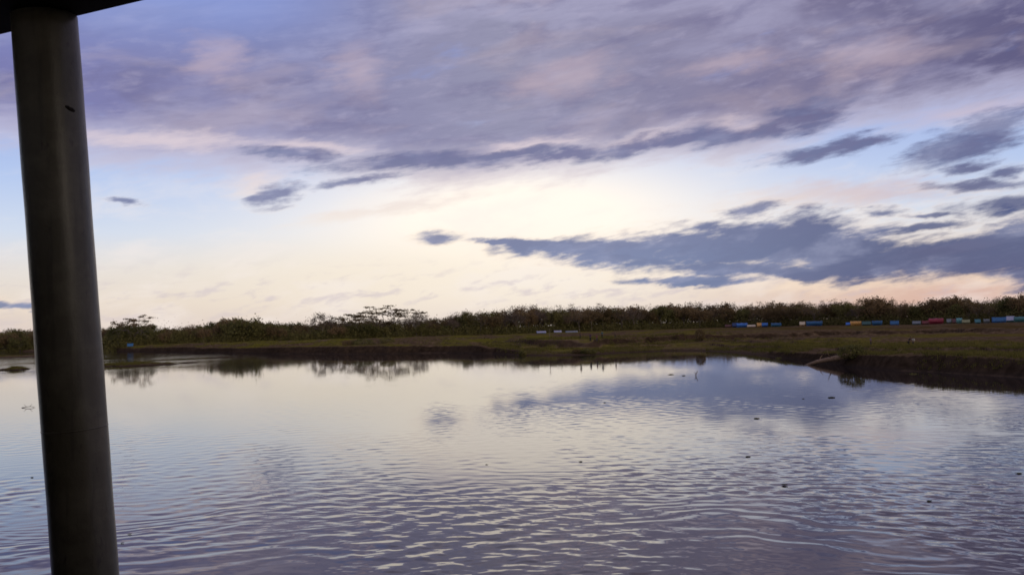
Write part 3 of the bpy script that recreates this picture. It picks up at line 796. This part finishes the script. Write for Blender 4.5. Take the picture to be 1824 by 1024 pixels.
TL = [(232, 376, 11, 8, 'ridge', 'deep', 'small bright blue tarp shelter alone by the left wood near the round post', None),
      (964, 396, 20, 5, 'lean', 'pale', 'low whitish shelter with a blue back wall, leftmost of three pale ones', 'blue'),
      (993, 398, 16, 5, 'ridge', 'pale', 'low whitish shelter, middle one of the three pale shelters', 'pale'),
      (1018, 400, 26, 4, 'lean', 'grey', 'low greyish shelter, rightmost of the three pale shelters', 'grey'),
      (1297, 0, 13, 6, 'ridge', 'maroon', 'low maroon shelter at the left end of the row of tarps', 'maroon'),
      (1308, 0, 9, 9, 'lean', 'navy', 'narrow navy shelter between the maroon one and the first bright blue tarp', 'navy'),
      (1321, 0, 22, 9, 'flat', 'blue', 'bright blue tarp shelter at the left end of the row, beside the navy one', 'blue'),
      (1338, 0, 17, 5, 'lean', 'cream', 'low cream and orange shelter right of the first bright blue tarp', 'orange'),
      (1352, 0, 9, 9, 'ridge', 'orange', 'small orange tarp shelter touching the left side of the second blue tarp', 'orange'),
      (1362, 0, 12, 9, 'flat', 'blue', 'small blue tarp right against the small orange shelter', 'navy'),
      (1382, 0, 20, 8, 'flat', 'deep', 'dull blue tarp shelter with a teal back, last before the wide gap in the row', 'teal'),
      (1429, 0, 11, 9, 'ridge', 'cream', 'cream and orange shelter alone at the left end of the longest blue tarp', 'orange'),
      (1450, 0, 31, 9, 'flat', 'deep', 'longest blue tarp shelter, right of the lone cream one', 'blue'),
      (1510, 0, 8, 6, 'lean', 'blue', 'tiny blue lean-to on the left of the wide orange tarp', None),
      (1524, 0, 20, 9, 'flat', 'orange', 'wide bright orange tarp shelter in the right half of the row', 'orange'),
      (1543, 0, 17, 8, 'lean', 'green', 'dark green shelter just right of the wide orange tarp', 'green'),
      (1562, 0, 19, 9, 'flat', 'deep', 'blue tarp shelter right of the dark green one', 'deep'),
      (1593, 0, 16, 9, 'ridge', 'deep', 'blue ridge shelter standing alone left of the grey and red ones', 'blue'),
      (1632, 0, 15, 7, 'lean', 'grey', 'dim grey shelter on the left of the red one', 'teal'),
      (1648, 0, 13, 8, 'ridge', 'red', 'dark red shelter joined to the left of the crimson one', 'red'),
      (1667, 0, 26, 11, 'flat', 'crimson', 'large crimson shelter, the reddest in the row', 'crimson'),
      (1690, 0, 8, 9, 'ridge', 'grey', 'narrow grey shelter right of the crimson one', 'grey'),
      (1699, 0, 6, 9, 'lean', 'maroon', 'narrow dark red shelter between the grey and the light aqua ones', 'maroon'),
      (1708, 0, 10, 10, 'flat', 'aqua', 'light aqua shelter, palest in the right end of the row', 'aqua'),
      (1720, 0, 14, 8, 'ridge', 'khaki', 'khaki shelter right of the light aqua one', 'khaki'),
      (1741, 0, 10, 8, 'lean', 'teal', 'dull teal lean-to between the khaki and grey shelters', 'teal'),
      (1757, 0, 10, 8, 'flat', 'grey', 'small grey shelter left of the big blue tarp near the frame edge', 'grey'),
      (1780, 0, 26, 10, 'ridge', 'deep', 'big blue ridge shelter near the right frame edge', 'blue'),
      (1799, 0, 13, 11, 'lean', 'pale', 'teal backed shelter with a whitish roof right of the big blue one', 'teal'),
      (1816, 0, 20, 10, 'flat', 'teal', 'teal shelter cut by the right frame edge', 'teal')]
for (px, r, w, h, form, colr, lab, wall) in TL:
    tarp_shelter(px, r or D_(px), w, h, form, colr, lab, wall)

# ------------------------------------------------------------------ people
def skin_mesh(name, verts, edges, levels=1, root=0):
    me = bpy.data.meshes.new(name); me.from_pydata([v[:3] for v in verts], edges, [])
    o = bpy.data.objects.new('tmp', me); C.objects.link(o)
    o.modifiers.new('skin', 'SKIN')
    if not me.skin_vertices:
        bpy.context.view_layer.objects.active = o
        me.attributes.new  # noqa
        bpy.ops.object.select_all(action='DESELECT') if bpy.ops.object.select_all.poll() else None
    sv = me.skin_vertices
    if len(sv):
        for i, v in enumerate(verts):
            rr_ = v[3] if isinstance(v[3], tuple) else (v[3], v[3])
            sv[0].data[i].radius = rr_; sv[0].data[i].use_root = (i == root)
    ss = o.modifiers.new('sub', 'SUBSURF'); ss.levels = levels; ss.render_levels = levels
    dg = bpy.context.evaluated_depsgraph_get(); dg.update()
    out = bpy.data.meshes.new_from_object(o.evaluated_get(dg)); out.name = name
    bpy.data.objects.remove(o, do_unlink=True)
    for p in out.polygons: p.use_smooth = True
    return out
def person_skeleton(arm_l, arm_r, stride, bend):
    V_, E_ = [], []
    def add(p, r, par=None):
        V_.append((*p, r)); i = len(V_) - 1
        if par is not None: E_.append((par, i))
        return i
    lean = lambda z: bend * max(0, z - .92)
    pel = add((0, 0, .94), (.125, .10))
    waist = add((0, -lean(1.08), 1.08), (.115, .09), pel)
    chest = add((0, -lean(1.28), 1.28), (.145, .105), waist)
    ub = add((0, -lean(1.40), 1.40), (.10, .085), chest)
    nk = add((0, -lean(1.47) - .01, 1.47), .052, ub)
    hd0 = add((0, -lean(1.54) - .025, 1.545), (.068, .078), nk)
    hd1 = add((0, -lean(1.62) - .02, 1.62), (.078, .094), hd0)
    hd2 = add((0, -lean(1.68) - .01, 1.685), (.055, .066), hd1)
    nose = add((0, -lean(1.58) - .125, 1.585), .014, hd0)
    arms, legs = [], []
    for s, (a1, a2) in ((-1, arm_l), (1, arm_r)):
        sh = add((s * .175, -lean(1.38), 1.385), .056, ub)
        d1 = Vector((s * .22, -math.sin(a1), -math.cos(a1))).normalized(); el_ = Vector((s * .19, -lean(1.38), 1.37)) + d1 * .28
        eb = add(el_, .042, sh)
        d2 = Vector((s * .06, -math.sin(a2), -math.cos(a2))).normalized(); wr = el_ + d2 * .25
        wi = add(wr, .028, eb); pm = wr + d2 * .06; pi_ = add(pm, (.034, .018), wi)
        fd = Vector((0, 1, 0)) - d2 * d2.y; fd = fd.normalized() if fd.length > .1 else Vector((0, 0, 1))
        for k_, (o_, L_) in enumerate(((-.030, .062), (-.010, .075), (.010, .070), (.030, .052))):
            b0 = add(pm + d2 * .030 + fd * o_, .0095, pi_); b1 = add(pm + d2 * (.030 + L_ * .55) + fd * o_ * 1.15 + Vector((-s * .004, 0, 0)), .0088, b0); add(pm + d2 * (.026 + L_) + fd * o_ * 1.15 + Vector((-s * .016, 0, 0)), .0075, b1)
        t0 = add(wr + d2 * .035 - fd * .034, .011, wi); add(wr + d2 * .075 - fd * .055, .009, t0)
        arms.append((sh, eb, wi))
        hp = add((s * .092, 0, .88), .088, pel); fw = stride * s
        kn = add((s * .10, -.04 - fw * .5, .50), .058, hp); an = add((s * .105, -fw + .01, .09), .038, kn)
        add((s * .115, -fw - .16, .035), (.038, .026), an); legs.append((hp, kn, an))
    return V_, E_, arms, legs, (pel, waist, chest, ub, nk, hd0, hd1, hd2)
skin_m = simple_mat('skin', (.16, .085, .055), (.19, .10, .065), 8, .6)
hair_m = simple_mat('hair', (.012, .010, .009), (.02, .016, .014), 20, .6)
def person(p, rz, height_, shirt, trousers, label, arm_l=(.1, .35), arm_r=(-.1, .2), stride=.05, bend=.0):
    V_, E_, arms, legs, T_ = person_skeleton(arm_l, arm_r, stride, bend)
    t = empty('person', p, rz); k_ = height_ / 1.76; t.scale = (k_, k_, k_)
    tag(t, label, 'person')
    link('body', skin_mesh('body', V_, E_), skin_m, t)
    def sub(chain_edges, grow_):
        ids = sorted({i for e in chain_edges for i in e}); mp = {i: j for j, i in enumerate(ids)}
        vv = []
        for i in ids:
            r_ = V_[i][3]; r_ = r_ if isinstance(r_, tuple) else (r_, r_); vv.append((*V_[i][:3], (r_[0] + grow_, r_[1] + grow_)))
        return vv, [(mp[a], mp[b_]) for a, b_ in chain_edges], 0
    pel, waist, chest, ub, nk, h0, h1, h2 = T_
    vv, ee, _ = sub([(pel, waist), (waist, chest), (chest, ub)] + [(ub, a[0]) for a in arms] + [(a[0], a[1]) for a in arms], .016)
    link('shirt', skin_mesh('shirt', vv, ee), simple_mat('shirt_cloth', shirt, tuple(c * .8 for c in shirt), 9, .9), t)
    vv, ee, _ = sub([(pel, l[0]) for l in legs] + [(l[0], l[1]) for l in legs] + [(l[1], l[2]) for l in legs], .018)
    link('trousers', skin_mesh('trousers', vv, ee), simple_mat('trouser_cloth', trousers, tuple(c * .8 for c in trousers), 9, .9), t)
    mb = MB(); c = Vector(V_[h1][:3])
    mb.sheet(lambda u, v: (c.x + .088 * math.sin(v * 1.75) * math.cos(u * 6.2832), c.y + .012 + .104 * math.sin(v * 1.75) * math.sin(u * 6.2832), c.z + .015 + .10 * math.cos(v * 1.75) - .02 * v * math.sin(u * 6.2832 + math.pi)), 18, 8)
    mb.build('hair', hair_m, t, True)
    return t
person(on_ground(1033, 192), .3, 1.60, (.075, .05, .035), (.03, .028, .03), 'person in brown standing on the grassy bank, leftmost of the five', (.2, .6))
person(on_ground(1051, 190.5), -.4, 1.72, (.045, .025, .055), (.02, .02, .028), 'person in dark purple clothes standing second from left on the grassy bank', (.0, .3), (.5, 1.2), .12)
person(on_ground(1062, 191), .8, 1.68, (.12, .03, .05), (.04, .03, .05), 'person in a maroon shirt standing in the middle of the five on the bank', (.1, .2), (.2, .9), .08)
person(on_ground(1072, 193), 2.9, 1.60, (.03, .11, .13), (.03, .035, .03), 'person in a dark teal shirt standing right of the maroon shirt on the bank', (-.2, .1), (.3, .7), .15)
person(on_ground(1095, 197), 1.4, 1.55, (.09, .075, .06), (.06, .05, .045), 'person in grey brown standing apart, rightmost of the five on the bank', (.3, .5), (-.3, 0), .2)
person(on_ground(1549, 150), .6, 1.30, (.10, .075, .11), (.035, .03, .035), 'short person in mauve grey standing alone on the dark right field', (.1, .3), (.2, .5), .05)
person(on_ground(1616, 140), 1.2, 1.50, (.014, .012, .016), (.014, .012, .016), 'person in black bending forward on the right field beside the one in white', (.9, 1.1), (.8, 1.0), .15, .55)
person(on_ground(1625, 142), -1.0, 1.50, (.42, .42, .36), (.045, .04, .035), 'person in an off white shirt standing on the right field', (.2, .7), (.1, .5), .08)

# ------------------------------------------------------------------ driftwood, snags, floating scraps
wood = simple_mat('driftwood', (.16, .10, .06), (.24, .16, .10), 4, .85, bmp=.02)
a_ = on_ground(1428, 118); a_.z = .10
b_ = on_ground(1512, 114); b_.z += .75
mid = (a_ + b_) / 2 + Vector((0, 0, -.05))
lg = empty('driftwood_log', a_); tag(lg, 'pale driftwood log slanting down the right bank into the water', 'log')
mb = MB(); mb.tube([(0, 0, -.3), (a_.lerp(b_, .3) - a_) + Vector((0, 0, -.03)), mid - a_ + Vector((.2, 0, .06)), a_.lerp(b_, .8) - a_, b_ - a_], [.14, .24, .28, .34, .30], 14)
tr_ = mb.build('trunk', wood, lg, True)
for t_, dv in ((.35, (.3, .2, .6)), (.6, (-.5, -.2, .8)), (.82, (.4, -.3, .9))):
    s_ = a_.lerp(b_, t_) - a_; mb = MB(); mb.tube([s_, s_ + Vector(dv) * .7, s_ + Vector(dv) * 1.3 + Vector((.1, 0, -.05))], [.07, .045, .02], 7); mb.build('branch', wood, lg, True)
def snag(px, r, pts, rad, label, name='snag', z=None, cat='snag', sub=(), sc=1.0):
    p = on_ground(px, r)
    if z is not None: p.z = z
    t = empty(name, p); t.scale = (sc, sc, sc); tag(t, label, cat)
    mb = MB(); mb.tube(pts, [rad * (1 - .6 * i / (len(pts) - 1)) for i in range(len(pts))], 7); mb.build('stem', bark, t, True)
    for s_ in sub:
        mb = MB(); mb.tube(s_, [rad * .6, rad * .25], 6); mb.build('twig', bark, t, True)
snag(978, 196, [(0, 0, -.3), (.05, 0, .9), (.0, .1, 1.6), (.1, 0, 2.2)], .06, 'thin bare sapling standing on the bank left of the people', 'bare_sapling', cat='sapling', sub=[[(0.03, 0, 1.2), (.4, .1, 1.9)], [(0, .1, 1.6), (-.35, 0, 2.1)]])
snag(1237, 97, [(0, 0, -.5), (-.05, 0, .15), (.12, 0, .42), (.10, .05, .55)], .06, 'short upright stick poking out of the river, right of two small scraps', z=0, sub=[[(-.02, 0, .2), (-.22, 0, .4)]])
snag(50, 85, [(-.9, 0, .02), (-.3, .1, .12), (.3, 0, .16), (.9, .1, .08)], .05, 'thin twiggy branch lying on the water left of the round post', 'floating_branch', z=0, cat='branch', sc=.6, sub=[[(-.3, .1, .12), (-.6, 0, .5)], [(.2, 0, .16), (.5, .1, .5)], [(.6, 0, .12), (.7, .1, .02)]])
weed = foliage_mat('water_weed', (.05, .052, .022), (.075, .07, .03), (.09, .075, .04))
scraps = [(231, 951, .22, 'larger dark leaf clump floating right beside the foot of the round post'), (218, 967, .18, 'round dark seed clump floating closest to the round post'), (57, 850, .26, 'dark scrap floating left of the round post'),
          (1481, 708, .95, 'largest dark weed clump floating off the black right bank'), (1431, 710, .35, 'tiny scrap floating left of the largest weed clump'), (1348, 745, .6, 'weed clump floating nearer the viewer than the largest clump'),
          (1077, 717, .4, 'small scrap floating on the pale water in the middle'), (1332, 813, .42, 'flat scrap floating in the pale blue reflection'), (1034, 822, .3, 'lone scrap floating in the cream reflection in the middle'),
          (1397, 863, .35, 'dark scrap floating among the first ripples right of the middle'), (1655, 892, .30, 'dark flat weed clump floating among the ripples at the right'), (1815, 843, .42, 'scrap floating at the right frame edge'),
          (1195, 667, 1.0, 'long low weed strip floating left of the upright stick'), (1218, 669, .7, 'small weed tuft floating between the long strip and the upright stick'), (867, 827, .2, 'very small brown scrap floating left of the middle ripples')]
for i, (px, py, w, lab) in enumerate(scraps):
    w *= .40; p = at_z(px, py, .01); r = np.random.default_rng(900 + i); n = 110
    c = r.normal(size=(n, 3)) * (w * .26, w * .2, w * .02); c[:, 2] = np.abs(c[:, 2]) + .008
    lv, lq = leaf_quads(c, w * .14, r); lv[:, 2] = np.maximum(lv[:, 2], -.02)
    o = link('floating_weed', mesh_np('floating_weed', lv, lq), weed, None, p); tag(o, lab, 'weed clump', 'scraps floating on the river')
print('trees', ntree)
